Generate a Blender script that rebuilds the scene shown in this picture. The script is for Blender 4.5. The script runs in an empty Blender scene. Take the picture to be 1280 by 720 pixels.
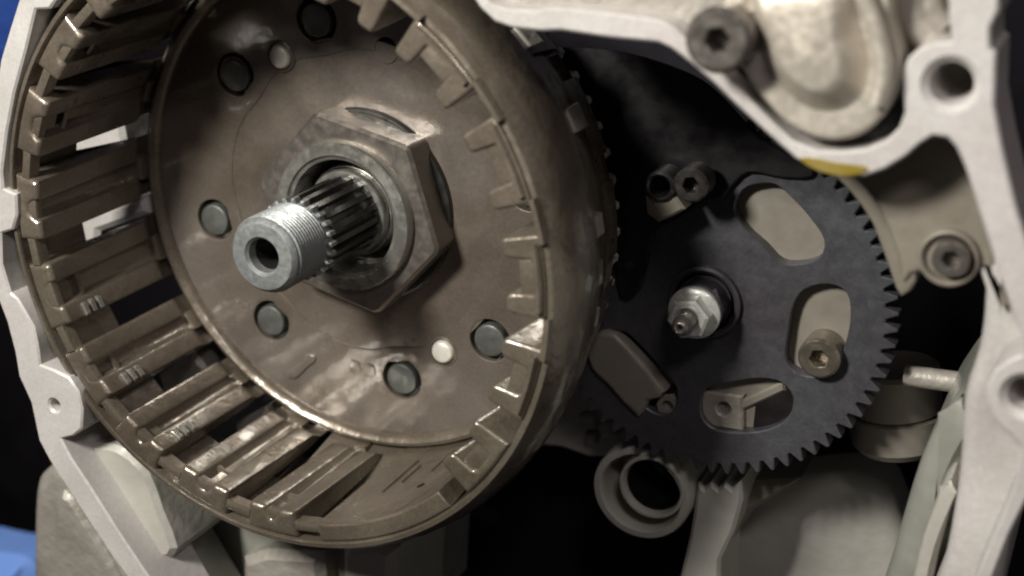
import bpy, bmesh, math, random
from math import sin, cos, pi, radians
from mathutils import Matrix, Vector

random.seed(7)
S = 0.055                      # metres per drawing unit (rivet circle of the clutch basket = 1)
sc = bpy.context.scene
col = sc.collection
# ------------------------------------------------------------------ camera
# engine frame: x right, y up, h = out of the engine along the shaft. h becomes world -Y, y becomes world Z.
F = 1757.09
EX = (0.90672524, 0.14597039, -0.39565386)
EY = (0.0, -0.93818673, -0.34612953)
EN = (-0.42172187, 0.31384438, -0.85067759)
CAM = Vector((3.77907, 2.19398, 6.21593))
FRONT = Matrix.Rotation(pi/2, 4, 'X')          # (x, y, h) -> world (x, -h, y)

def loc(x, y, h):                               # engine point -> world metres
    return FRONT @ (Vector((x, y, h)) * S)

cam_d = bpy.data.cameras.new('camera')
cam = bpy.data.objects.new('camera', cam_d); col.objects.link(cam)
right = Vector((EX[0], EY[0], EN[0])); down = Vector((EX[1], EY[1], EN[1])); fwd = Vector((EX[2], EY[2], EN[2]))
Mc = Matrix((right, -down, -fwd)).transposed().to_4x4()
cam.matrix_world = Matrix.Translation(loc(*CAM)) @ (FRONT @ Mc)
cam_d.sensor_width = 36; cam_d.lens = 36 * F / 1280
cam_d.clip_start = 0.01; cam_d.clip_end = 20
cam_d.dof.use_dof = True
cam_d.dof.focus_distance = 7.1 * S
cam_d.dof.aperture_fstop = 9
sc.camera = cam

# ------------------------------------------------------------------ world and lamps
w = bpy.data.worlds.new('World'); sc.world = w; w.use_nodes = True
nt = w.node_tree; bg = nt.nodes['Background']
tc = nt.nodes.new('ShaderNodeTexCoord'); nz = nt.nodes.new('ShaderNodeTexNoise'); cr = nt.nodes.new('ShaderNodeValToRGB')
nz.inputs['Scale'].default_value = 2.2; nz.inputs['Detail'].default_value = 2
cr.color_ramp.elements[0].position = .42; cr.color_ramp.elements[0].color = (.012, .010, .012, 1)
cr.color_ramp.elements[1].position = .62; cr.color_ramp.elements[1].color = (.16, .145, .15, 1)
nt.links.new(tc.outputs['Generated'], nz.inputs['Vector']); nt.links.new(nz.outputs['Fac'], cr.inputs['Fac'])
nt.links.new(cr.outputs['Color'], bg.inputs['Color']); bg.inputs['Strength'].default_value = 0.38

def lamp(name, at, to, size, power, colour, size_y=None):
    d = bpy.data.lights.new(name, 'AREA'); o = bpy.data.objects.new(name, d); col.objects.link(o)
    d.shape = 'RECTANGLE'; d.size = size * S; d.size_y = (size_y or size) * S; d.energy = power; d.color = colour
    a = loc(*at); b = loc(*to)
    o.matrix_world = Matrix.Translation(a) @ (b - a).to_track_quat('-Z', 'Y').to_matrix().to_4x4()
    return o
lamp('workshop_lamp', (-1.9, 6.2, 8.7), (1.2, 0, .1), 1.7, 5.5, (1.0, .97, .90), 1.7)
lamp('fill_lamp', (6.5, 8.5, 8.5), (1.4, 0, 0), 2.6, 1.0, (1.0, .93, .92), 1.2)  # added fill from the upper right, no such lamp is seen

sc.view_settings.view_transform = 'Standard'; sc.view_settings.look = 'None'
sc.view_settings.exposure = 0.0; sc.view_settings.gamma = 1.0
sc.render.engine = 'CYCLES'; sc.cycles.filter_width = 2.0
sc.render.resolution_x = 1024; sc.render.resolution_y = 576

# ------------------------------------------------------------------ materials
def mat(name, base, dark=None, metallic=.6, rough=.4, coat=0., nscale=3., amount=.5, bump=.15, bscale=14., rvar=.15,
        streak=None, spec=.5, bdist=.012, spot=None, lump=.7, grain=0.):
    m = bpy.data.materials.new(name); m.use_nodes = True; t = m.node_tree; N = t.nodes; L = t.links
    b = N['Principled BSDF']; dark = dark or tuple(c * .5 for c in base)
    tc = N.new('ShaderNodeTexCoord'); mp = N.new('ShaderNodeMapping'); L.new(tc.outputs['Object'], mp.inputs['Vector'])
    k = 1 / S; mp.inputs['Scale'].default_value = tuple(k * s for s in (streak or (1, 1, 1)))
    n1 = N.new('ShaderNodeTexNoise'); n1.inputs['Scale'].default_value = nscale; n1.inputs['Detail'].default_value = 5
    n1.inputs['Distortion'].default_value = .3
    L.new(mp.outputs[0], n1.inputs['Vector'])
    r1 = N.new('ShaderNodeMapRange'); r1.inputs[1].default_value = .38; r1.inputs[2].default_value = .66
    r1.inputs[3].default_value = 0; r1.inputs[4].default_value = amount
    L.new(n1.outputs['Fac'], r1.inputs[0])
    mx = N.new('ShaderNodeMix'); mx.data_type = 'RGBA'
    mx.inputs[6].default_value = (*base, 1); mx.inputs[7].default_value = (*dark, 1)
    L.new(r1.outputs[0], mx.inputs[0])
    outc = mx.outputs[2]
    if spot:
        n3 = N.new('ShaderNodeTexNoise'); n3.inputs['Scale'].default_value = nscale * .6; n3.inputs['Detail'].default_value = 3
        m3 = N.new('ShaderNodeMapping'); m3.inputs['Location'].default_value = (3.1, 5.7, 1.3); m3.inputs['Scale'].default_value = (k, k, k)
        L.new(tc.outputs['Object'], m3.inputs['Vector']); L.new(m3.outputs[0], n3.inputs['Vector'])
        r3 = N.new('ShaderNodeMapRange'); r3.inputs[1].default_value = .5; r3.inputs[2].default_value = .7; r3.inputs[4].default_value = .5
        L.new(n3.outputs['Fac'], r3.inputs[0])
        mx3 = N.new('ShaderNodeMix'); mx3.data_type = 'RGBA'; mx3.inputs[7].default_value = (*spot, 1)
        L.new(outc, mx3.inputs[6]); L.new(r3.outputs[0], mx3.inputs[0]); outc = mx3.outputs[2]
    if grain:
        n4 = N.new('ShaderNodeTexNoise'); n4.inputs['Scale'].default_value = 55; n4.inputs['Detail'].default_value = 3
        L.new(mp.outputs[0], n4.inputs['Vector'])
        r4 = N.new('ShaderNodeMapRange'); r4.inputs[1].default_value = .35; r4.inputs[2].default_value = .65; r4.inputs[3].default_value = 1 - grain; r4.inputs[4].default_value = 1 + grain * .6
        L.new(n4.outputs['Fac'], r4.inputs[0])
        hs = N.new('ShaderNodeHueSaturation'); L.new(r4.outputs[0], hs.inputs['Value']); L.new(outc, hs.inputs['Color']); outc = hs.outputs[0]
    L.new(outc, b.inputs['Base Color'])
    rr = N.new('ShaderNodeMapRange'); rr.inputs[1].default_value = .3; rr.inputs[2].default_value = .7
    rr.inputs[3].default_value = max(.05, rough - rvar); rr.inputs[4].default_value = min(1, rough + rvar)
    n2 = N.new('ShaderNodeTexNoise'); n2.inputs['Scale'].default_value = bscale; n2.inputs['Detail'].default_value = 4
    L.new(mp.outputs[0], n2.inputs['Vector']); L.new(n2.outputs['Fac'], rr.inputs[0]); L.new(rr.outputs[0], b.inputs['Roughness'])
    bp = N.new('ShaderNodeBump'); bp.inputs['Strength'].default_value = bump; bp.inputs['Distance'].default_value = bdist * S
    ad = N.new('ShaderNodeMath'); ad.operation = 'MULTIPLY_ADD'; ad.inputs[1].default_value = lump
    L.new(n1.outputs['Fac'], ad.inputs[0]); L.new(n2.outputs['Fac'], ad.inputs[2])
    L.new(ad.outputs[0], bp.inputs['Height']); L.new(bp.outputs[0], b.inputs['Normal'])
    b.inputs['Metallic'].default_value = metallic
    b.inputs['Specular IOR Level'].default_value = spec
    b.inputs['Coat Weight'].default_value = coat; b.inputs['Coat Roughness'].default_value = .12
    L.new(bp.outputs[0], b.inputs['Coat Normal'])
    return m

OILY = dict(metallic=.45, coat=1.0)
M = {
 'basket': mat('oily_cast_aluminium', (.190, .158, .122), (.105, .082, .060), rough=.36, nscale=1.6, amount=.7, bump=.40, bscale=7, bdist=.028, spot=(.24, .215, .16), grain=.12, **OILY),
 'floor': mat('oily_basket_floor', (.190, .158, .128), (.108, .083, .062), rough=.36, nscale=1.3, amount=.7, bump=.20, bscale=5, bdist=.03, spot=(.25, .222, .205), grain=.10, **OILY),
 'nut': mat('bright_turned_steel', (.25, .222, .197), (.16, .138, .115), metallic=.75, rough=.42, coat=.4, nscale=2.2, amount=.5, bump=.05, bscale=18),
 'collar': mat('pale_turned_steel', (.50, .49, .45), (.26, .24, .20), metallic=.8, rough=.30, coat=.4, nscale=2.2, bump=.1, bscale=20),
 'zinc': mat('grey_blue_steel', (.33, .345, .34), (.22, .232, .232), metallic=.6, rough=.5, coat=.0, nscale=5, amount=.5, bump=.2, bscale=40),
 'zincnut': mat('pale_zinc_plating', (.78, .79, .74), (.6, .61, .56), metallic=.55, rough=.36, nscale=6, amount=.5, bump=.12, bscale=30),
 'spline': mat('shaded_oiled_steel', (.05, .048, .042), (.025, .022, .02), metallic=.6, rough=.38, coat=.6, nscale=5, bump=.2, bscale=16),  # oily steel, darkened further for shade around splines and washer
 'rivet': mat('grey_green_rivet_steel', (.17, .18, .165), (.12, .125, .11), metallic=.6, rough=.38, coat=.6, nscale=6, amount=.4, bump=.2, bscale=18),
 'dowel': mat('bright_dowel_and_glint_steel', (.86, .83, .75), (.5, .46, .4), metallic=.3, rough=.35, coat=.3, nscale=7, amount=.5, bump=.25, bscale=20),
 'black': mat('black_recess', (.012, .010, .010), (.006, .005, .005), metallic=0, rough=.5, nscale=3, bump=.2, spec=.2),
 'rail': mat('machined_gasket_face', (.56, .535, .51), (.44, .41, .385), metallic=.1, rough=.48, nscale=2.4, amount=.7, bump=.14, bscale=22, grain=.07, spot=(.54, .485, .475)),
 'cast': mat('rough_cast_aluminium', (.38, .35, .31), (.20, .175, .15), metallic=.25, rough=.5, coat=.15, nscale=2.2, amount=.7, bump=.5, bscale=18, bdist=.02),
 'castpale': mat('pale_cast_aluminium', (.47, .455, .405), (.34, .325, .285), metallic=.1, rough=.5, nscale=2.4, amount=.6, bump=.35, bscale=16),
 'castgreen': mat('greenish_oiled_casting', (.33, .33, .29), (.20, .205, .175), metallic=.2, rough=.45, coat=.4, nscale=2, amount=.6, bump=.3, bscale=8),
 'castbrown': mat('brown_grey_casting', (.23, .205, .165), (.17, .145, .115), metallic=.15, rough=.55, nscale=2, amount=.5, bump=.25, bscale=14),
 'cover': mat('satin_cover_casting', (.60, .55, .47), (.46, .40, .33), metallic=.5, rough=.42, coat=.1, nscale=1.4, amount=.5, bump=.2, bscale=26),
 'plate': mat('beige_back_plate', (.235, .212, .178), (.16, .142, .116), metallic=.15, rough=.5, nscale=2, amount=.5, bump=.2, bscale=14),
 'gear': mat('blue_grey_gear_steel', (.092, .096, .106), (.074, .070, .078), metallic=.4, rough=.42, coat=.25, nscale=1.4, amount=.9, bump=.12, bscale=14, grain=.12, spot=(.080, .066, .074)),  # reddish spots put a reflected tint into the colour
 'bolt': mat('oiled_bolt_steel', (.22, .20, .18), (.12, .105, .09), metallic=.7, rough=.34, coat=.4, nscale=5, bump=.2, bscale=24),
 'boltwarm': mat('warm_bolt_steel', (.27, .235, .185), (.15, .125, .09), metallic=.75, rough=.30, coat=.4, nscale=5, bump=.2, bscale=24),
 'boltdark': mat('near_black_steel', (.055, .05, .048), (.03, .027, .026), metallic=.6, rough=.35, coat=.4, nscale=5, bump=.2, bscale=24),
 'shadeblack': mat('black_shade', (.010, .009, .010), (.005, .004, .005), metallic=.2, rough=.45, coat=.2, nscale=2, amount=.8, bump=.3, bscale=9),  # black colour for painted shade, not a real casting
 'void': mat('dark_backdrop_cavity_shade', (.020, .018, .022), (.006, .005, .007), metallic=0, rough=.8, nscale=.5, amount=.9, bump=0, spec=.1),
 'blue': mat('blue_cloth', (.030, .085, .36), (.022, .06, .27), metallic=0, rough=.75, nscale=1.5, amount=.6, bump=.4, bscale=30, spec=.2),
 'bluepale': mat('pale_blue_cloth', (.19, .34, .80), (.15, .28, .68), metallic=0, rough=.75, nscale=1.5, amount=.6, bump=.4, bscale=30, spec=.2),
 'oil': mat('amber_oil', (.22, .155, .015), (.33, .27, .12), metallic=0, rough=.16, coat=.8, nscale=5, amount=.6, bump=.1),
}

# ------------------------------------------------------------------ geometry helpers (all in engine units)
def finish(name, bm, m, parent=None, at=(0, 0, 0), sharp=31, recalc=True):
    if recalc: bmesh.ops.recalc_face_normals(bm, faces=bm.faces)
    me = bpy.data.meshes.new(name); bm.to_mesh(me); bm.free()
    for p in me.polygons: p.use_smooth = True
    me.set_sharp_from_angle(angle=radians(sharp))
    me.materials.append(M[m] if isinstance(m, str) else m)
    o = bpy.data.objects.new(name, me); col.objects.link(o)
    o.location = at
    wn = o.modifiers.new('weighted_normal', 'WEIGHTED_NORMAL'); wn.keep_sharp = True
    if parent: o.parent = parent
    return o

def tag(o, label, cat, group=None):
    o['label'] = label; o['category'] = cat
    if group: o['group'] = group
    return o
def thing(name, at, label, cat, group=None):
    o = bpy.data.objects.new(name, None); o.empty_display_size = .01; col.objects.link(o); o.location = at
    return tag(o, label, cat, group)
def structure(o): o['kind'] = 'structure'; return o

def U(px, py, h):                               # pixel of the 1280 x 720 photograph + height -> engine x, y
    d = (px - 640, py - 360, F)
    de = [sum(a * b for a, b in zip(d, e)) for e in (EX, EY, EN)]
    t = (h - CAM.z) / de[2]
    return (CAM.x + t * de[0], CAM.y + t * de[1])
def UP(pts, h): return [U(x, y, h) for x, y in pts]

def smooth_loop(pts, k=4):                      # closed Catmull-Rom
    n = len(pts); out = []
    for i in range(n):
        p0, p1, p2, p3 = (Vector(pts[(i + j) % n]) for j in (-1, 0, 1, 2))
        for s in range(k):
            t = s / k
            q = .5 * ((2 * p1) + (p2 - p0) * t + (2 * p0 - 5 * p1 + 4 * p2 - p3) * t * t + (3 * p1 - p0 - 3 * p2 + p3) * t ** 3)
            out.append((q.x, q.y))
    return out
def smooth_open(pts, k=4):
    n = len(pts); out = []
    for i in range(n - 1):
        p0, p1, p2, p3 = (Vector(pts[min(max(i + j, 0), n - 1)]) for j in (-1, 0, 1, 2))
        for s in range(k):
            t = s / k
            q = .5 * ((2 * p1) + (p2 - p0) * t + (2 * p0 - 5 * p1 + 4 * p2 - p3) * t * t + (3 * p1 - p0 - 3 * p2 + p3) * t ** 3)
            out.append((q.x, q.y))
    out.append(tuple(pts[-1])); return out
def area(p): return sum(p[i][0] * p[(i + 1) % len(p)][1] - p[(i + 1) % len(p)][0] * p[i][1] for i in range(len(p))) / 2
def inset(p, d):                                # d > 0 shrinks a CCW loop
    n = len(p); out = []
    for i in range(n):
        a, b, c = Vector(p[i - 1]), Vector(p[i]), Vector(p[(i + 1) % n])
        e1 = (b - a); e2 = (c - b)
        if e1.length < 1e-9 or e2.length < 1e-9: out.append((b.x, b.y)); continue
        e1.normalize(); e2.normalize()
        n1 = Vector((-e1.y, e1.x)); n2 = Vector((-e2.y, e2.x)); m = n1 + n2
        if m.length < 1e-6: m = n1
        m.normalize(); k = d / max(.5, m.dot(n1)); q = b + m * k
        out.append((q.x, q.y))
    return out
def circle(cx, cy, r, n=32, a0=0, ry=None): return [(cx + r * cos(a0 + 2 * pi * i / n), cy + (ry or r) * sin(a0 + 2 * pi * i / n)) for i in range(n)]

def plate(bm, outer, z0, z1, holes=(), bev=.012, hbev=None, bottom=True, seg=1):
    """flat plate with chamfered upper edges and holes."""
    if area(outer) < 0: outer = outer[::-1]
    hs = [h[::-1] if area(h) < 0 else h for h in holes]
    hb = bev if hbev is None else hbev
    tops = []; bots = []
    for lp, sgn, b in [(outer, 1, bev)] + [(h, -1, hb) for h in hs]:
        n = len(lp)
        vb = [bm.verts.new((*q, z0)) for q in lp]; lv = [vb]
        if b > 0:
            for k in range(seg + 1):
                t = k / seg * pi / 2
                lv.append([bm.verts.new((*q, z1 - b + b * sin(t))) for q in inset(lp, b * sgn * (1 - cos(t)))])
        else: lv.append([bm.verts.new((*q, z1)) for q in lp])
        for A, B in zip(lv, lv[1:]):
            for i in range(n):
                j = (i + 1) % n
                bm.faces.new((A[i], A[j], B[j], B[i]) if sgn > 0 else (A[j], A[i], B[i], B[j]))
        vt = lv[-1]
        tops.append(vt); bots.append(vb)
    for loops, on in ((tops, True), (bots, bottom)):
        if not on: continue
        es = []
        for vs in loops:
            for i in range(len(vs)):
                e = bm.edges.get((vs[i], vs[(i + 1) % len(vs)])) or bm.edges.new((vs[i], vs[(i + 1) % len(vs)]))
                es.append(e)
        bmesh.ops.triangle_fill(bm, use_beauty=True, use_dissolve=False, edges=es)
    return bm

def lathe(bm, prof, n=64, cx=0, cy=0, a0=0, a1=2 * pi, wob=None):
    """prof: (r, z) list turned about the h axis"""
    full = abs(a1 - a0 - 2 * pi) < 1e-6
    cols = n if full else n + 1; rings = []
    for k in range(cols):
        a = a0 + (a1 - a0) * k / n
        rings.append([bm.verts.new((cx + r * cos(a), cy + r * sin(a), z)) if r > 1e-6 or k == 0 else rings[0][i] for i, (r, z) in enumerate(prof)])
    for k in range(n):
        A = rings[k]; B = rings[(k + 1) % cols]
        for i in range(len(prof) - 1):
            q = []
            for v in (A[i], B[i], B[i + 1], A[i + 1]):
                if v not in q: q.append(v)
            if len(q) > 2:
                try: bm.faces.new(q)
                except ValueError: pass
    return bm

def box(bm, x0, x1, y0, y1, z0, z1, bev=.008):
    return plate(bm, [(x0, y0), (x1, y0), (x1, y1), (x0, y1)], z0, z1, bev=bev)

def tube_path(bm, pts, r, n=12):
    pts = [Vector(p) for p in pts]; prev = None; rings = []
    for i, p in enumerate(pts):
        d = (pts[min(i + 1, len(pts) - 1)] - pts[max(i - 1, 0)]).normalized()
        u = d.orthogonal().normalized() if prev is None else (prev - d * prev.dot(d)).normalized(); prev = u
        v = d.cross(u); rr = r[i] if isinstance(r, (list, tuple)) else r
        rings.append([bm.verts.new(p + (u * cos(2 * pi * k / n) + v * sin(2 * pi * k / n)) * rr) for k in range(n)])
    for A, B in zip(rings, rings[1:]):
        for k in range(n): bm.faces.new((A[k], A[(k + 1) % n], B[(k + 1) % n], B[k]))
    bm.faces.new(rings[0][::-1]); bm.faces.new(rings[-1])
    return bm
def new(): return bmesh.new()

# ================================================================== setting
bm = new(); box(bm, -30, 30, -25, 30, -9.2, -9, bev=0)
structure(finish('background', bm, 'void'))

# ================================================================== clutch basket
BR = dict(floor=1.37, tooth=1.295, pocket=1.405, wall=1.50, ring=1.60, top=.975)
basket = thing('clutch_basket', (0, 0, 0), 'large oily bronze-grey clutch basket with ribbed wall around the central nut and shaft', 'clutch basket')
# window centre angles as they stand in the photograph, evened out at the hidden side
WIN = [36, 15, -5.5, -25.5, -45, -82.5, -99.5, -117.5, -135, -153.3, -173, -192, -211, -229.5, -248.5, -266, -283.5, -303.5]
NW = len(WIN)
RIV = [103.5, 140.3, 192.2, 230.5, 282.3, 319.3, 12.2, 50.5]
# floor: outer plate with rivet holes, recessed hub, raised bead
bm = new()
hub = []
for i in range(160):
    a = 2 * pi * i / 160; r = .84
    for k in RIV:
        d = (math.degrees(a) - k + 180) % 360 - 180
        r -= .03 * math.exp(-(d / 9.5) ** 2)
    hub.append((r * cos(a), r * sin(a)))
holes = [hub] + [circle(cos(radians(a)), sin(radians(a)), .118, 28) for a in RIV]
extra = [(482, 62, .062), (293, 92, .085)]
for px, py, r in extra:
    x, y = U(px, py, 0); holes.append(circle(x, y, r, 24))
plate(bm, circle(0, 0, 1.335, 128), -.16, 0, holes, bev=.014, hbev=.010, seg=2)
finish('floor_plate', bm, 'floor', basket)
bm = new()
lathe(bm, [(.30, -.02), (.5, -.012), (.62, -.008), (.90, -.006), (.90, -.14), (.3, -.14)], 96)
finish('hub', bm, 'floor', basket)
bm = new()
lathe(bm, [(1.335, -.12), (1.325, .0), (1.332, .022), (1.346, .042), (1.366, .054), (1.386, .046), (1.400, .026), (1.408, .0), (1.415, -.02), (1.44, -.02), (1.43, -.05), (1.34, -.16), (1.335, -.16)], 160)
finish('bead', bm, 'basket', basket)
bm = new(); lathe(bm, [(.2, -.165), (1.31, -.165), (1.31, -.2), (.2, -.2), (.2, -.165)], 96)
finish('backing_plate', bm, 'boltdark', basket)
# rivets, each in its dark recess
def rivet_bm(r, hgt):
    b = new(); lathe(b, [(0, hgt), (r * .8, hgt), (r * .93, hgt - .006), (r, hgt - .022), (r, -.12)], 28); return b
rv = None
for a in RIV:
    p = (cos(radians(a)), sin(radians(a)), 0)
    if rv is None: rv = finish('rivet', rivet_bm(.094, .012), 'rivet', basket, p)
    else:
        o = rv.copy(); col.objects.link(o); o.location = p
for px, py in ((350, 71), (553, 440)):
    x, y = U(px, py, .01)
    b = new(); lathe(b, [(0, .03), (.048, .03), (.06, .022), (.066, .004), (.066, -.02)], 24)
    finish('dowel', b, 'dowel', basket, (x, y, 0), sharp=60)
    b = new(); lathe(b, [(.070, -.002), (.074, .008), (.084, .004), (.088, -.002)], 24)
    finish('dowel_rim', b, 'floor', basket, (x, y, 0))
# glossy casting scar on the floor
b = new(); plate(b, smooth_loop(UP([(358, 470), (362, 458), (374, 452), (380, 442), (392, 444), (394, 452), (384, 460), (376, 468), (368, 474)], .01), 3), -.01, .014, bev=.012, seg=3)
plate_scar = finish('casting_scar', b, 'floor', basket)
for px, py in ((444, 458), (462, 463)):
    x, y = U(px, py, 0); b = new(); plate(b, smooth_loop([(x - .03, y - .035), (x + .03, y - .03), (x + .028, y + .035), (x - .03, y + .03)], 3), -.01, .006, bev=.005, seg=2)
    finish('casting_pad', b, 'floor', basket)

# fingers: two thin ribs and a channel between neighbouring windows
PP = lambda r, a: (r * cos(radians(a)), r * sin(radians(a)))
def finger_outline(a_lo, a_hi, rt, rp=1.452, tw=3.3):
    rw = BR['wall']; out = [PP(rw, a_lo + (a_hi - a_lo) * i / 8) for i in range(9)]
    w = tw
    out += [PP(rt + .03, a_hi), PP(rt + .008, a_hi - .25), PP(rt, a_hi - .8), PP(rt, a_hi - w + 1.0), PP(rt + .010, a_hi - w + .35), PP(rt + .03, a_hi - w)]
    out += [PP(rp - .02, a_hi - w - .3), PP(rp, a_hi - w - 1.0)]
    out += [PP(rp, (a_lo + a_hi) / 2)]
    out += [PP(rp, a_lo + w + 1.0), PP(rp - .02, a_lo + w + .3)]
    out += [PP(rt + .03, a_lo + w), PP(rt + .010, a_lo + w - .35), PP(rt, a_lo + w - 1.0), PP(rt, a_lo + .8), PP(rt + .008, a_lo + .25), PP(rt + .03, a_lo)]
    return out
def cross_wall(a0, a1, r0, z, th, name, f, m='basket'):
    bm = new(); plate(bm, [PP(1.46, a0), PP(1.46, a1), PP(r0, a1), PP(r0, a0)], z, z + th, bev=min(.016, th * .4), seg=2)
    finish(name, bm, m, f)
for i in range(NW):
    hi = WIN[i]; lo = WIN[(i + 1) % NW]
    if lo > hi: lo -= 360
    half = 2.65
    a_hi = hi - half; a_lo = lo + half; mid = (a_lo + a_hi) / 2
    if a_hi - a_lo > 25:                          # the plain stretch of wall at the lower right
        arc = [PP(1.50, a_lo + (a_hi - a_lo) * k / 14) for k in range(15)] + [PP(1.405, a_hi - (a_hi - a_lo) * k / 14) for k in range(15)]
        bm = new(); plate(bm, arc, -.0, .966, bev=.014, seg=3)
        for zz in (.05, .2): bmesh.ops.bisect_plane(bm, geom=bm.verts[:] + bm.edges[:] + bm.faces[:], plane_co=(0, 0, zz), plane_no=(0, 0, 1))
        for v in bm.verts:
            rr = math.hypot(v.co.x, v.co.y); lim = 1.43 if v.co.z < .06 else (1.46 if v.co.z < .21 else 9)
            if rr > lim: v.co.x *= lim / rr; v.co.y *= lim / rr
        f = finish('plain_finger', bm, 'basket', basket)
        for aa, z0, z1 in ((a_lo + 7.5, .22, .62), (a_lo + 10, .30, .52), (a_lo + 16, .16, .44)):
            bm = new(); plate(bm, [PP(1.41, aa - .5), PP(1.41, aa + .5), PP(1.394, aa + .35), PP(1.394, aa - .35)], z0, z1, bev=.01, seg=2)
            finish('casting_line', bm, 'basket', f)
        for aa, z in ((a_lo + 18, .62), (a_lo + 26, .30)):
            bm = new(); tube_path(bm, [(*PP(1.43, aa), z), (*PP(1.401, aa), z)], .022, 14); finish('painted_hole', bm, 'black', f)  # solid black pegs, the dark of the holes painted on
        continue
    m_ = mid % 360
    right_side = m_ < 75 or m_ > 318
    rt = 1.305 if right_side else 1.352
    bm = new(); plate(bm, finger_outline(a_lo, a_hi, rt, rp=1.452 if right_side else 1.415, tw=4.2 if right_side else 4.7 + random.uniform(-.2, .3)), -.03, BR['top'] - random.uniform(0, .012), bev=.020 if right_side else .030, seg=4)
    # more rings along the ribs so that they can slope back to the floor
    for zz in (.05, .14):
        bmesh.ops.bisect_plane(bm, geom=bm.verts[:] + bm.edges[:] + bm.faces[:], plane_co=(0, 0, zz), plane_no=(0, 0, 1))
    for v in bm.verts:
        rr = math.hypot(v.co.x, v.co.y)
        lim = 1.445 if v.co.z < .06 else (1.40 if v.co.z < .145 else 0)
        if rr < lim: v.co.x *= lim / rr; v.co.y *= lim / rr
    for v in bm.verts:
        rr = math.hypot(v.co.x, v.co.y); lim = 1.452 if v.co.z < .06 else (1.468 if v.co.z < .145 else 9)
        if rr > lim: v.co.x *= lim / rr; v.co.y *= lim / rr
    f = finish('finger', bm, 'basket', basket)
    a0, a1 = a_lo + 4.2, a_hi - 4.2
    if i % 3 != 1 or right_side: cross_wall(a0, a1, 1.385, .76 + random.uniform(-.02, .02), .03, 'pocket_wall', f)
    cross_wall(a0, a1, 1.375, .915, .045, 'pocket_wall', f)
    if i % 2: cross_wall(a0, a1, 1.40, .82, .07, 'pocket_pad', f)
    if not right_side: cross_wall(hi - half - .4, hi + half + .4, 1.405, .895, .072, 'mouth_bridge', f)
    cross_wall(a0, a1, 1.40, .03, .07, 'pocket_foot', f)
    if i in (7, 8, 9):                            # wear notches hammered by the plates
        for k in range(3):
            c = a_hi - 1.7; zz = .80 - k * .055
            bm = new(); plate(bm, [PP(rt + .01, c - 1.7), PP(rt + .01, c + 1.7), PP(rt - .014, c + 1.3), PP(rt - .014, c - 1.3)], zz, zz + .028, bev=.008, seg=2)
            finish('wear_ridge', bm, 'collar', f)

# outer ring closing the windows at the mouth
bm = new()
lathe(bm, [(1.503, .50), (1.503, .955), (1.512, .972), (1.535, .968), (1.575, .90), (1.597, .80), (1.600, .68), (1.592, .58), (1.572, .50), (1.503, .50)], 192)
finish('outer_ring', bm, 'basket', basket)
# raised bright bead along each finger mouth
for i in range(NW):
    hi = WIN[i]; lo = WIN[(i + 1) % NW]
    if lo > hi: lo -= 360
    if not (-30 < (hi + lo) / 2 < 75 or (hi + lo) / 2 < -300): continue
    bm = new()
    lathe(bm, [(1.452, .972), (1.46, .99), (1.478, .99), (1.488, .972)], 10, a0=radians(lo + 4.1), a1=radians(hi - 4.1))
    finish('mouth_bead', bm, 'basket', basket)
    bm = new()       # stepped lip outside each window
    lathe(bm, [(1.495, .90), (1.497, .985), (1.508, 1.0), (1.53, 1.0), (1.54, .97)], 6, a0=radians(hi - 4.0), a1=radians(hi + 3.6))
    finish('window_lip', bm, 'basket', basket)
# lower skirt (tapers to the primary gear), cut by the windows
bm = new()
lathe(bm, [(1.412, -.005), (1.442, .07), (1.485, .20), (1.53, .35), (1.562, .52), (1.55, .52), (1.47, .20), (1.412, -.005)], 90, a0=radians(-100), a1=radians(76))
finish('outer_skirt', bm, 'basket', basket)
for i in range(NW):
    hi = WIN[i]; lo = WIN[(i + 1) % NW]
    if lo > hi: lo -= 360
    if (lo + hi) / 2 > -95 and i != NW - 1: continue
    bm = new()
    lathe(bm, [(1.45, -.03), (1.50, .10), (1.565, .42), (1.572, .53), (1.50, .53), (1.45, -.03)], 8, a0=radians(lo + 3.4), a1=radians(hi - 3.4))
    bmesh.ops.holes_fill(bm, edges=bm.edges, sides=8)
    finish('skirt_panel', bm, 'basket', basket)
# lugs showing on the outside at the right
for a, hh, ww in ((42.6, .46, 2.6), (26.8, .47, 2.6), (9, .58, 2.2), (1.0, .62, 2.6), (-7, .63, 2.0), (-62.8, .33, 1.6)):
    bm = new(); P = lambda r, an: (r * cos(radians(an)), r * sin(radians(an)))
    plate(bm, [P(1.5, a - ww), P(1.588, a - ww * .8), P(1.588, a + ww * .8), P(1.5, a + ww)], hh - .11, hh + .03, bev=.02, seg=3)
    finish('lug', bm, 'cast' if a != 1.0 else 'nut', basket)
# primary ring gear behind the basket
bm = new(); n = 65; lp = []
for k in range(n):
    for d, r in ((-.32, 1.385), (-.10, 1.432), (.10, 1.432), (.32, 1.385)):
        a = radians(28.2 - 360 / n * (k)) + d * 2 * pi / n
        lp.append((r * cos(a), r * sin(a)))
plate(bm, lp, -.12, -.022, [circle(0, 0, 1.345, 96)], bev=.008)
finish('primary_gear', bm, 'dowel', basket)  # bright colour stands in for glints on the shaded tooth tips

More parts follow.
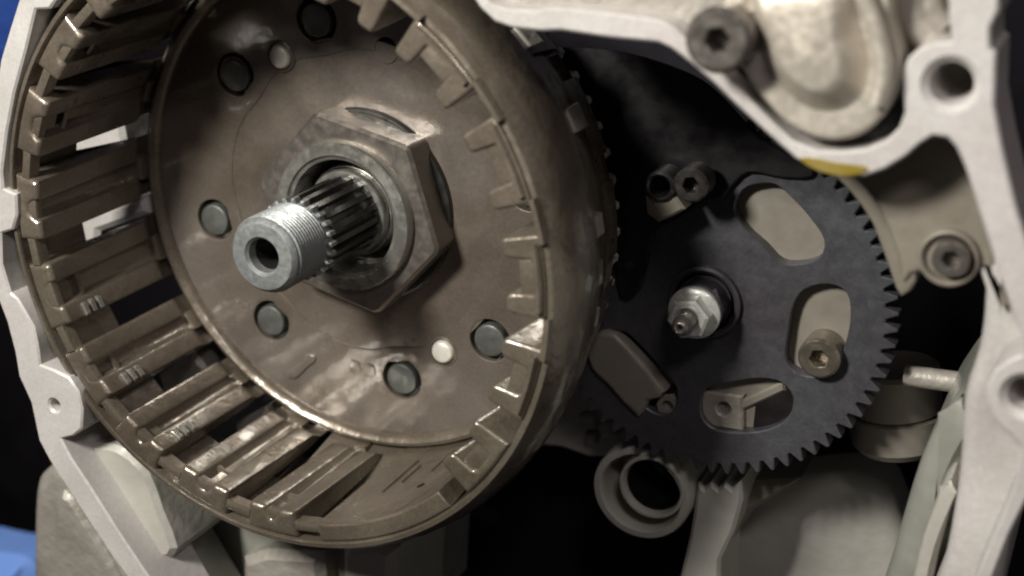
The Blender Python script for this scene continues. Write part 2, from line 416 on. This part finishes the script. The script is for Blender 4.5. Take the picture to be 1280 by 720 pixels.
# ================================================================== lock nut
NC = (.015, .0)
ln = thing('lock_nut', (NC[0], NC[1], -.035), 'big six-sided steel lock nut with round collar at the centre of the clutch basket', 'nut')
def hexagon(r, a0): return [(r * cos(radians(a0 + 60 * k)), r * sin(radians(a0 + 60 * k))) for k in range(6)]
def clipped_hex(r, a0, c=.06):
    v = hexagon(r, a0); out = []
    for i in range(6):
        p, q, s = Vector(v[i - 1]), Vector(v[i]), Vector(v[(i + 1) % 6])
        out += [tuple(q + (p - q) * c), tuple(q + (s - q) * c)]
    return out
bm = new(); plate(bm, clipped_hex(.562, 107, .045), .02, .225, [circle(0, 0, .31, 64)], bev=.018)
finish('hex_body', bm, 'nut', ln)
bm = new(); lathe(bm, [(.408, .20), (.405, .258), (.394, .276), (.335, .282), (.325, .268), (.308, .262), (.302, .02)], 96)
finish('collar', bm, 'collar', ln)
bm = new(); lathe(bm, [(.30, .0), (.525, .0), (.535, .02), (.525, .05), (.50, .058), (.3, .058)], 96)
finish('washer', bm, 'spline', ln)  # washer coloured dark for the nut's shadow beside it

# ================================================================== input shaft
sh = thing('input_shaft', (0.0, 0.0, 0), 'hollow input shaft with threaded grey tip and dark splines poking out of the lock nut', 'shaft')
bm = new(); lathe(bm, [(.262, -.02), (.256, .02), (.252, .10), (.246, .115), (.238, .115), (.234, .10), (.234, .15), (.226, .165), (.21, .168), (.17, .16)], 80)
finish('sleeve', bm, 'collar', sh)
bm = new(); lp = []; n = 18
for k in range(n):
    for d, r in ((-.30, .172), (-.20, .204), (.20, .204), (.30, .172)):
        a = 2 * pi * (k + d) / n; lp.append((r * cos(a), r * sin(a)))
plate(bm, lp, .0, .60, bev=.0)
finish('spline', bm, 'spline', sh)
bm = new(); lp = []; n = 24
for k in range(n):
    for d, r in ((-.34, .188), (-.17, .213), (.17, .213), (.34, .188)):
        a = 2 * pi * (k + d) / n; lp.append((r * cos(a), r * sin(a)))
plate(bm, lp, .60, .655, bev=.008)
finish('toothed_shoulder', bm, 'zinc', sh)
prof = [(.17, .65), (.176, .66)]
z = .662
while z < .895:
    prof += [(.196, z + .007), (.196, z + .011), (.182, z + .021)]; z += .022
prof += [(.188, .905), (.186, .915), (.168, .936), (.158, .938), (.100, .938), (.086, .920), (.084, .86)]
bm = new(); lathe(bm, prof, 72); finish('threaded_tip', bm, 'zinc', sh, sharp=35)
bm = new(); lathe(bm, [(.084, .87), (.080, .50), (.04, .46), (0, .45)], 40); finish('bore', bm, 'boltdark', sh)  # bore coloured near black for the shade inside

# ================================================================== timing gear with kidney windows
GC = (1.987, -.164); GR = .898; GH = .2
gear = thing('thin_gear', (0, 0, 0), 'thin blue-grey toothed gear with four rounded windows, right of the clutch basket', 'gear')
W1 = [(918, 262), (928, 238), (948, 230), (970, 231), (990, 248), (1012, 272), (1030, 300), (1024, 322), (1000, 330), (975, 328), (955, 308), (932, 287)]
W2 = [(992, 382), (1006, 362), (1035, 355), (1058, 366), (1063, 395), (1057, 428), (1046, 452), (1028, 470), (1000, 468), (983, 452), (985, 418)]
W3 = [(877, 497), (888, 483), (912, 478), (950, 473), (976, 478), (991, 497), (985, 522), (960, 537), (925, 541), (895, 537), (878, 522)]
W4 = [(742, 440), (755, 424), (776, 414), (793, 424), (816, 448), (842, 478), (846, 500), (836, 519), (814, 514), (790, 494), (762, 466)]
bm = new(); lp = []; n = 72
for k in range(n):
    for d, r in ((-.40, GR - .058), (-.09, GR - .002), (.09, GR - .002), (.40, GR - .058)):
        a = 2 * pi * (k + d) / n; lp.append((GC[0] + r * cos(a), GC[1] + r * sin(a)))
holes = [smooth_loop(UP(w_, GH), 3) for w_ in (W1, W2, W3, W4)]
hubhole = circle(*GC, .16, 32); holes.append(hubhole)
plate(bm, lp, GH - .085, GH, holes, bev=.006, hbev=.006)
finish('gear_disc', bm, 'gear', gear)
bm = new(); lathe(bm, [(.150, .10), (.150, .225), (.165, .235), (.178, .225), (.182, .19)], 48, *GC)
lathe(bm, [(.08, .205), (.130, .205), (.135, .19), (.135, .10), (.08, .1)], 48, *GC)
finish('hub_ring', bm, 'gear', gear)
# back plate seen through the windows (its own thing)
bp = thing('retainer_plate', (0, 0, 0), 'beige retainer plate seen through the windows of the thin gear', 'plate')
bm = new(); plate(bm, circle(GC[0], GC[1], .72, 64), -.06, .13, bev=.01); finish('plate_disc', bm, 'plate', bp)
x0, y0 = U(905, 509, .12)
bm = new(); plate(bm, smooth_loop([(x0 - .115, y0 - .085), (x0 - .1, y0 - .095), (x0 + .1, y0 - .09), (x0 + .112, y0 - .08), (x0 + .10, y0 + .085), (x0 + .09, y0 + .095), (x0 - .1, y0 + .085), (x0 - .115, y0 + .07)], 2), -.04, .165, [circle(x0 + .01, y0 + .01, .034, 20)], bev=.01)
finish('drilled_tab', bm, 'cast', bp)
bm = new(); a = U(925, 497, .1); b_ = U(985, 470, .1); c = U(985, 484, .1); d = U(928, 510, .1)
plate(bm, [a, b_, c, d], .02, .155, bev=.012); finish('cast_bar', bm, 'plate', bp)
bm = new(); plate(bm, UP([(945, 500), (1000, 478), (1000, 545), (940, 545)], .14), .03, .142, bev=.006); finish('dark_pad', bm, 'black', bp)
bm = new(); p = U(838, 503, .12)
lathe(bm, [(.0, .12), (.026, .12), (.03, .165), (.055, .165), (.062, .15), (.062, .04)], 24, *p); finish('drilled_boss', bm, 'plate', bp)
bm = new(); plate(bm, smooth_loop(UP([(800, 512), (812, 488), (832, 478), (850, 480), (840, 490), (824, 498), (818, 515), (814, 528)], .1), 2), .04, .155, bev=.006)
finish('dark_crescent', bm, 'black', bp)  # black crescent in the lower left window
bm = new(); a = U(745, 432, .1)
plate(bm, smooth_loop(UP([(742, 415), (770, 402), (795, 420), (842, 478), (820, 490), (808, 510), (770, 470), (750, 450)], .1), 2), .03, .235, bev=.03, seg=3)
finish('cast_pad', bm, 'plate', bp)

# stud and flange nut
st = thing('centre_stud', (*GC, .1), 'small round-ended steel stud with a centre hole standing out of the flange nut', 'stud')
bm = new(); lathe(bm, [(.047, .0), (.047, .43), (.043, .46), (.032, .478), (.022, .482), (.014, .475), (.012, .44), (0, .44)], 32)
finish('stud_body', bm, 'bolt', st, sharp=50)
fn = thing('flange_nut', (*GC, .34), 'pale zinc flange nut holding the centre of the thin gear', 'nut')
bm = new(); lathe(bm, [(.047, .0), (.116, .0), (.126, .01), (.126, .03), (.118, .040), (.096, .05), (.047, .055)], 48); finish('flange', bm, 'zincnut', fn)
bm = new(); plate(bm, clipped_hex(.101, 12, .03), .035, .13, [circle(0, 0, .048, 32)], bev=.012); finish('hexagon', bm, 'zincnut', fn)
bm = new(); lathe(bm, [(.048, -.14), (.12, -.14), (.12, -.03), (.11, -.02), (.048, -.02)], 48); plate(bm, [(-.08, .05), (.09, .12), (.13, .02), (.09, -.08), (-.05, -.09)], -.02, -.002, bev=.004)
finish('lock_washer', bm, 'gear', fn)

# ================================================================== socket bolts
def socket_bolt(px, py, h, r, depth, m, label, sock=.5, washer=None, group='socket bolts screwed into the engine', tilt=0):
    x, y = U(px, py, h)
    t = thing('socket_bolt', (x, y, h - depth), label, 'bolt', group)
    rs = r * sock
    bm = new(); hexa = [(rs * cos(radians(60 * k + 12)), rs * sin(radians(60 * k + 12))) for k in range(6)]
    # head with a chamfered top and hexagon socket
    plate(bm, circle(0, 0, r, 48), 0, depth, [hexa], bev=r * .13, hbev=r * .05, bottom=False)
    finish('head', bm, m, t)
    bm = new(); plate(bm, [(q[0] * 1.1, q[1] * 1.1) for q in hexa], depth - r * .9, depth - r * .85, bev=0); finish('socket_floor', bm, m, t)
    if washer:
        bm = new(); lathe(bm, [(r * .8, -.02), (washer, -.02), (washer, .01), (washer - .015, .02), (r * .8, .02)], 48); finish('washer', bm, m, t)
    return t
socket_bolt(896, 51, 1.20, .125, .22, 'bolt', 'dark steel hex socket bolt clamping the cover above the gasket rail', .40)
socket_bolt(1188, 325, .79, .074, .10, 'bolt', 'socket bolt sunk in the brown plate right of the gear teeth', .52, .10)
socket_bolt(1023, 449, .27, .098, .2, 'boltwarm', 'brass-toned socket bolt showing in the right window of the thin gear', .46, .13)
socket_bolt(863, 232, .44, .08, .12, 'boltdark', 'black socket bolt in the shadow above the gear, right of its pair', .5)
b2 = thing('hollow_sleeve', (*U(824, 234, .42), .28), 'dark hollow sleeve beside the black socket bolt above the gear', 'sleeve')
bm = new(); lathe(bm, [(.048, 0), (.050, .13), (.060, .14), (.072, .13), (.074, 0)], 32); finish('sleeve_body', bm, 'boltdark', b2)
br = thing('small_bracket', (0, 0, 0), 'small grey metal bracket under the dark hollow sleeve above the gear', 'bracket')
bm = new(); plate(bm, UP([(806, 245), (818, 252), (843, 243), (856, 262), (842, 270), (822, 278), (808, 268)], .40), .30, .40, bev=.012)
finish('bracket_body', bm, 'castbrown', br)

# ================================================================== crankcase
DEEP = []
case = thing('crankcase', (0, 0, -1.5), 'pale cast aluminium crankcase with machined gasket face framing the clutch and gear', 'engine case')
CO = -Vector((0, 0, -1.5))
def cpart(name, bm, m, sharp=31): return finish(name, bm, m, case, tuple(CO), sharp)
HC = 1.0
# left gasket rail
L_out = [(40, -60), (23, 0), (12, 35), (0, 75), (-8, 130), (-16, 215), (-22, 300), (-12, 350), (8, 402), (18, 440), (23, 470), (38, 503), (48, 550), (61, 575), (85, 612), (112, 654), (136, 690), (165, 730), (190, 770)]
L_in = [(225, 790), (186, 722), (150, 668), (112, 608), (88, 572), (76, 549), (92, 545), (102, 536), (103, 512), (98, 490), (86, 472), (66, 462), (50, 456), (48, 438), (42, 408), (22, 374), (13, 366), (2, 330), (1, 292), (16, 287), (21, 268), (20, 243), (4, 236), (2, 215), (8, 165), (17, 117), (32, 62), (44, 12), (62, 11), (75, -8), (95, -60)]
hole = circle(*U(68, 507, HC), .036, 20)
bm = new(); plate(bm, UP(L_out + L_in, HC), .62, HC, [hole], bev=.010, hbev=.012)
cpart('left_gasket_rail', bm, 'rail')
bm = new(); plate(bm, circle(*U(68, 507, HC), .045, 20), .6, HC - .10, bev=0); cpart('blind_hole', bm, 'black')
for q in ([(60, 172), (84, 162), (150, 148), (156, 182), (90, 196)], [(86, 276), (118, 264), (180, 246), (184, 268), (122, 290), (120, 314), (94, 318)], [(196, 470), (240, 440), (262, 470), (205, 500)], [(290, 530), (330, 510), (340, 560), (300, 570)]):
    bm = new(); plate(bm, UP(q, .05), -.25, .05, bev=.03); cpart('wall_pad', bm, 'rail' if q[0][1] < 300 else 'cast')
# step and pale ledge inside the lower left rail
bm = new(); plate(bm, UP([(74, 545), (92, 548), (112, 572), (152, 632), (196, 706), (240, 780), (200, 780), (150, 690), (100, 600)], .80), .3, .80, bev=.012)
cpart('inner_step', bm, 'castgreen')
bm = new(); plate(bm, smooth_loop(UP([(98, 556), (120, 556), (146, 560), (180, 588), (200, 640), (218, 688), (200, 700), (168, 672), (138, 628), (108, 580)], .83), 2), .3, .83, bev=.03)
cpart('pale_ledge', bm, 'castpale')
bm = new(); plate(bm, UP([(120, 545), (260, 640), (480, 690), (505, 680), (500, 800), (120, 800)], .25), -.6, .25, bev=.02); cpart('lower_wall', bm, 'castgreen')
bm = new(); plate(bm, UP([(425, 692), (432, 684), (470, 682), (492, 690), (488, 800), (425, 800)], .42), -.2, .42, bev=.05); cpart('lower_rib', bm, 'castpale')
bm = new(); plate(bm, UP([(300, 700), (330, 690), (400, 694), (410, 800), (300, 800)], .40), -.2, .40, bev=.05); cpart('lower_rib', bm, 'cast')
# rounded outer boss at the lower left
bm = new(); plate(bm, smooth_loop(UP([(38, 615), (48, 592), (66, 583), (95, 590), (125, 640), (160, 700), (190, 760), (120, 800), (60, 800), (38, 800), (36, 700)], .62), 3), .1, .62, bev=.10, seg=4)
cpart('outer_boss', bm, 'cast')
bm = new(); plate(bm, smooth_loop(UP([(70, 622), (85, 622), (104, 650), (140, 710), (170, 790), (100, 790), (66, 700)], .66), 2), .5, .66, bev=.03); cpart('boss_web', bm, 'cast')

# right casting: top rail, lip under the cover and right-hand rail, one face
R_top = [(560, -60), (596, -14), (612, 4), (632, 11), (674, 13), (681, 10), (702, 10), (760, 16), (824, 25), (842, 34), (856, 48), (880, 76), (902, 92), (930, 118), (962, 150), (990, 176), (1020, 188), (1050, 190), (1080, 187), (1108, 176), (1124, 160), (1131, 140), (1127, 112), (1126, 92), (1136, 72), (1150, 60), (1168, 54), (1190, 52), (1186, 20), (1184, -60)]
R_right = [(1248, -60), (1249, 12), (1238, 34), (1238, 60), (1245, 66), (1243, 130), (1254, 190), (1270, 258), (1290, 320), (1330, 420), (1340, 470), (1330, 540), (1296, 600), (1262, 668), (1240, 725), (1220, 790)]
R_in = [(1196, 790), (1218, 724), (1246, 660), (1268, 606), (1276, 560), (1262, 543), (1243, 527), (1233, 505), (1234, 482), (1244, 462), (1262, 450), (1276, 444), (1279, 424), (1266, 393), (1250, 348), (1235, 299), (1217, 241), (1206, 208), (1195, 184), (1184, 172), (1166, 170), (1150, 180), (1132, 196), (1106, 212), (1080, 221), (1052, 222), (1022, 213), (994, 198), (960, 168), (925, 136), (890, 102), (862, 78), (838, 60), (822, 53), (760, 47), (700, 38), (676, 39), (640, 35), (618, 27), (600, 10), (585, -12), (548, -60)]
h1 = circle(*U(1188, 106, HC), .080, 32); h2 = circle(*U(1282, 496, HC), .07, 28)
bm = new(); plate(bm, UP(R_top + R_right + R_in, HC), .60, HC, [h1, h2], bev=.010, hbev=.028)
cpart('right_gasket_rail', bm, 'rail')
for q, r in (((1188, 106), .086), ((1282, 496), .078)):
    bm = new(); lathe(bm, [(r, .9), (r, .62), (0, .6)], 32, *U(*q, HC)); cpart('screw_hole', bm, 'castbrown')
# outer wall under the rails, raised and extended out of view to shade the gear
bm = new(); plate(bm, UP([(560, -60), (592, -14), (606, 4), (628, 16), (680, 18), (760, 24), (820, 34), (846, 48), (880, 86), (905, 105), (940, 140), (1000, 186), (1050, 200), (1120, 180), (1120, -420), (520, -420)], .84), .5, .84, bev=.02)
cpart('upper_shade_wall', bm, 'cast')
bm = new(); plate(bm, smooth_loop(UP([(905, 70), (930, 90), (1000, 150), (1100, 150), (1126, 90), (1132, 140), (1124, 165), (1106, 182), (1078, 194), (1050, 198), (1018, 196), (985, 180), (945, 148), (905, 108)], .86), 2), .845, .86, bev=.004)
cpart('gap_shade', bm, 'shadeblack')  # black sheet added for the shade in the gap under the cover
# recessed flat plate between gear and right rail
bm = new(); plate(bm, smooth_loop(UP([(1052, 205), (1088, 200), (1170, 150), (1210, 160), (1248, 330), (1262, 400), (1236, 352), (1215, 338), (1200, 348), (1178, 352), (1158, 342), (1140, 345), (1128, 356), (1120, 320), (1100, 268), (1078, 236)], .72), 2), .42, .72, bev=.03, seg=3)
cpart('side_plate', bm, 'castbrown')
bm = new(); plate(bm, smooth_loop(UP([(1040, 215), (1075, 215), (1110, 262), (1138, 330), (1146, 352), (1126, 372), (1112, 340), (1090, 280), (1062, 240)], .46), 2), .25, .46, bev=.02, seg=3)
cpart('plate_step', bm, 'castbrown')
bm = new(); lathe(bm, [(.085, .6), (.11, .6), (.120, .73), (.115, .748), (.105, .752), (.096, .74), (.092, .6)], 40, *U(1186, 322, .73)); cpart('bolt_boss', bm, 'castbrown')
# inner wall surface right of the dark pocket, down to the bottom
bm = new(); plate(bm, smooth_loop(UP([(1232, 330), (1238, 312), (1262, 380), (1300, 440), (1300, 560), (1262, 680), (1232, 800), (1150, 800), (1180, 700), (1198, 590), (1204, 500), (1222, 440), (1229, 392)], .72), 3), -.5, .72, bev=.06, seg=3)
cpart('inner_wall', bm, 'rail')
bm = new(); plate(bm, smooth_loop(UP([(1148, 580), (1180, 520), (1205, 500), (1206, 600), (1188, 800), (1090, 800), (1112, 700)], .25), 3), -.6, .25, bev=.12, seg=4)
cpart('curved_web', bm, 'castgreen')
bm = new(); plate(bm, smooth_loop(UP([(1165, 640), (1185, 600), (1192, 620), (1170, 700), (1150, 800), (1128, 800), (1145, 700)], .40), 3), -.6, .40, bev=.06, seg=3)
cpart('curved_web', bm, 'castpale')
# floor of the case at the bottom right and left of it
bm = new(); plate(bm, smooth_loop(UP([(900, 640), (935, 612), (1010, 600), (1080, 600), (1120, 640), (1130, 800), (860, 800)], -.55), 3), -1.0, -.55, bev=.1, seg=3)
DEEP.append(cpart('case_floor', bm, 'castpale'))
bm = new(); plate(bm, UP([(630, 540), (650, 500), (700, 470), (760, 500), (830, 575), (770, 570), (735, 572), (700, 560), (655, 556), (600, 580)], -.25), -.6, -.25, bev=.02)
DEEP.append(cpart('centre_web', bm, 'castpale'))
bm = new()
for q in ([(722, 520), (742, 518), (744, 536), (724, 536)], [(748, 530), (768, 528), (770, 546), (750, 548)], [(730, 542), (744, 542), (744, 556), (730, 558)]):
    plate(bm, UP(q, -.20), -.3, -.20, bev=.012)
DEEP.append(cpart('cast_step', bm, 'cast'))
# pale upright bar under the gear
bm = new(); plate(bm, UP([(872, 606), (880, 611), (888, 604), (897, 611), (905, 604), (914, 611), (926, 602), (928, 625), (918, 662), (900, 700), (898, 800), (838, 800), (848, 730), (862, 670)], .02), -.35, .02, bev=.018)
DEEP.append(cpart('pale_bar', bm, 'castpale'))
bm = new(); plate(bm, UP([(900, 640), (925, 604), (1000, 600), (940, 640), (905, 690), (890, 760)], -.18), -.5, -.18, bev=.03); DEEP.append(cpart('bar_fillet', bm, 'castbrown'))
# deep floor of the cavity, coloured near black for its shadow
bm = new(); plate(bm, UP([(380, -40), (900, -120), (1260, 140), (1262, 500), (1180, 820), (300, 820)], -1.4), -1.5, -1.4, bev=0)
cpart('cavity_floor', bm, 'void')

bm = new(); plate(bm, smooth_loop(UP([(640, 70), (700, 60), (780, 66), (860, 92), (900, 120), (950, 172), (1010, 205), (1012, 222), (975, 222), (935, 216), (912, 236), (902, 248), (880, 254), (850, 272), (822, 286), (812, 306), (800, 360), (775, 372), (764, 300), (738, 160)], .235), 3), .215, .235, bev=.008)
DEEP.append(cpart('gear_shade_plate', bm, 'shadeblack'))  # added black plate, stands in for the shadow over the gear top
# round tube seat at the bottom
ts = thing('tube_seat', (*U(800, 617, .10), -.30), 'round pale cast tube seat with a dark bore below the gear', 'tube seat')
bm = new(); lathe(bm, [(.262, -.3), (.265, .375), (.256, .395), (.222, .40), (.212, .385), (.205, .30), (.200, .12), (.12, .10)], 64)
finish('outer_collar', bm, 'castpale', ts)
dx = U(817, 606, .08); ox = U(800, 617, .10)
bm = new(); lathe(bm, [(.178, .05), (.178, .40), (.172, .415), (.158, .415), (.150, .40), (.148, .34)], 64, dx[0] - ox[0] + .0, dx[1] - ox[1])
finish('inner_tube', bm, 'castpale', ts)
bm = new(); lathe(bm, [(.149, .37), (.146, .33), (.135, .05), (0, .0)], 48, dx[0] - ox[0], dx[1] - ox[1]); finish('bore_shade', bm, 'shadeblack', ts)  # black inner wall added for the shade inside the tube
bm = new(); lathe(bm, [(.0, .20), (.014, .19), (.02, .17), (.02, .0)], 16, *(Vector(U(742, 648, .05)) - Vector(ox))); finish('pip', bm, 'castpale', ts)

# rod from behind the gear to the right wall
rod = thing('cross_rod', (0, 0, 0), 'short horizontal pale steel rod between the gear teeth and the right wall', 'rod')
bm = new(); a = U(1131, 469, .0); b_ = U(1215, 480, .0)
tube_path(bm, [(*a, 0), (*b_, 0)], .05, 20); finish('rod_body', bm, 'cast', rod)
# stepped cylinder boss under the rod
cb = thing('plug_boss', (*U(1105, 540, -.2), -.9), 'olive-beige round plug with a seam, half hidden behind the lower right gear teeth', 'plug')
bm = new()
c0 = Vector(U(1110, 470, -.2)); c1 = Vector(U(1118, 576, -.2)); o_ = Vector(U(1105, 540, -.2))
ax = (c1 - c0); L_ = ax.length; ax.normalize()
def ycyl(bm, prof, base, n=40):
    d = Vector((ax.x, ax.y, 0)); u = Vector((-ax.y, ax.x, 0)); v = Vector((0, 0, 1)); rings = []
    for r, s in prof: rings.append([bm.verts.new(base + d * s + (u * cos(2 * pi * k / n) + v * sin(2 * pi * k / n)) * r) for k in range(n)])
    for A, B in zip(rings, rings[1:]):
        for k in range(n): bm.faces.new((A[k], A[(k + 1) % n], B[(k + 1) % n], B[k]))
    bm.faces.new(rings[0]); bm.faces.new(rings[-1][::-1])
base = Vector((c0.x - o_.x, c0.y - o_.y, .55))
ycyl(bm, [(.2, 0), (.22, .02), (.22, L_ * .50), (.21, L_ * .52)], base)
finish('upper_barrel', bm, 'plate', cb)
bm = new(); ycyl(bm, [(.205, L_ * .53), (.235, L_ * .55), (.235, L_ * .88), (.20, L_ * .97), (.12, L_)], base)
finish('lower_barrel', bm, 'plate', cb)

# ================================================================== domed cover at the top
cv = thing('pump_cover', (0, 0, 0), 'satin beige domed pump cover with a raised lip at the top of the photo', 'cover')
out = smooth_loop(UP([(896, -60), (918, 40), (930, 92), (958, 130), (990, 160), (1030, 176), (1070, 172), (1100, 150), (1120, 116), (1124, 70), (1112, 20), (1096, -70)], 1.02), 4)
bm = new(); plate(bm, out, .55, 1.02, bev=.022, seg=3); finish('lip', bm, 'cover', cv)
dome = smooth_loop(UP([(916, -60), (936, 36), (952, 80), (974, 112), (1004, 136), (1036, 145), (1064, 139), (1086, 116), (1092, 74), (1080, 24), (1058, -70)], 1.02), 4)
bm = new(); rings = []
if area(dome) < 0: dome = dome[::-1]
cxy = Vector((sum(p[0] for p in dome) / len(dome), sum(p[1] for p in dome) / len(dome)))
K = 20
for k in range(K + 1):
    t = k / K; s = 1 - t
    z = 1.015 +   .085 * (.5 - .5 * cos(pi * min(1, t * 1.9 - .02))) + .03 * t
    rings.append([bm.verts.new((cxy.x + (p[0] - cxy.x) * s, cxy.y + (p[1] - cxy.y) * s, z)) for p in dome] if k < K else [bm.verts.new((cxy.x, cxy.y, z))])
for A, B in zip(rings, rings[1:]):
    n = len(A)
    for i in range(n):
        j = (i + 1) % n
        bm.faces.new((A[i], A[j], B[j], B[i]) if len(B) > 1 else (A[i], A[j], B[0]))
finish('dome', bm, 'cover', cv, sharp=60)
rib = smooth_open([U(x, y, 1.12) for x, y in ((1062, -30), (1084, 20), (1096, 60), (1100, 100), (1092, 135))], 4)
bm = new(); tube_path(bm, [(*p, 1.06) for p in rib], .035, 10); finish('rib', bm, 'cover', cv, sharp=60)
bm = new(); lathe(bm, [(0, 1.075), (.02, 1.075), (.026, 1.065), (.034, 1.078), (.042, 1.07), (.044, 1.02)], 20, *U(941, 3, 1.08)); finish('pin', bm, 'cover', cv)
# hose clamp-like casting right of the cover
sc_ = thing('side_casting', (0, 0, 0), 'rough grey casting with folds between the pump cover and the top right screw hole', 'casting')
bm = new(); plate(bm, smooth_loop(UP([(1118, -40), (1190, -40), (1186, 60), (1160, 66), (1138, 84), (1120, 100), (1112, 70), (1116, 20)], .78), 2), .5, .78, bev=.05)
finish('body', bm, 'cast', sc_)
for pts, r in (([(1136, -20), (1142, 20), (1160, 46), (1180, 58)], .07), ([(1160, -20), (1166, 14), (1182, 34)], .05), ([(1118, 30), (1120, 60), (1112, 92)], .06)):
    bm = new(); tube_path(bm, [(*q, .82) for q in smooth_open([U(x, y, .82) for x, y in pts], 4)], r, 12); finish('fold', bm, 'cast', sc_, sharp=60)

# amber oil on the lip
ol = smooth_loop(UP([(1000, 198), (1018, 197), (1045, 203), (1078, 207), (1086, 213), (1070, 219), (1050, 220), (1028, 215), (1010, 207)], HC), 3)
bm = new(); plate(bm, ol, HC + .001, HC + .006, bev=.004); tag(finish('oil_smear', bm, 'oil'), 'amber oil smear on the lowest point of the gasket lip below the pump cover', 'oil')

# blue shop cloths beyond the engine
def cloth(pts, h, m, label):
    loop = smooth_loop(UP(pts, h), 4); bm = new(); plate(bm, loop, h - .5, h, bev=.18)
    tag(finish('blue_cloth', bm, m), label, 'cloth', 'blue cloths behind the engine')
cloth([(-90, -80), (40, -80), (16, 30), (2, 62), (-14, 90), (-90, 110)], -.6, 'blue', 'deep blue shop cloth behind the rail at the upper left corner')
cloth([(-90, 700), (-20, 704), (8, 708), (24, 722), (32, 750), (50, 800), (-90, 800)], -.6, 'bluepale', 'light blue shop cloth at the lower left corner')

# ------------------------------------------------------------------ the gear train runs in a plane of its own, behind the clutch basket
GEAR_SCALE = 1.0748; OLD = Vector((GC[0], GC[1], GH)); NEW = Vector((GC[0] - .134, GC[1] - .1764, GH - .45))
place = Matrix.Translation(NEW) @ Matrix.Scale(GEAR_SCALE, 4) @ Matrix.Translation(-OLD)
for o in DEEP: o.data.transform(Matrix.Translation(-o.location - case.location) @ place @ Matrix.Translation(o.location + case.location))
for t in [o for o in col.objects if o.parent is None and (o.name.split('.')[0] in {'thin_gear', 'retainer_plate', 'centre_stud', 'flange_nut', 'hollow_sleeve', 'small_bracket', 'tube_seat', 'plug_boss', 'cross_rod'} or 'gear, right of its pair' in o.get('label', '') or 'window of the thin gear' in o.get('label', '') and o.name.startswith('socket'))]:
    t.location = place @ t.location
    for c in t.children: c.data.transform(Matrix.Scale(GEAR_SCALE, 4)); c.location = c.location * GEAR_SCALE

# ================================================================== to world: metres, engine standing upright
done = set()
for o in list(col.objects):
    if o.type in {'LIGHT', 'CAMERA'}: continue
    if o.type == 'MESH' and o.data.name not in done:
        o.data.transform(Matrix.Scale(S, 4)); done.add(o.data.name)
    o.location = o.location * S
    if o.parent is None:
        o.matrix_basis = FRONT @ o.matrix_basis
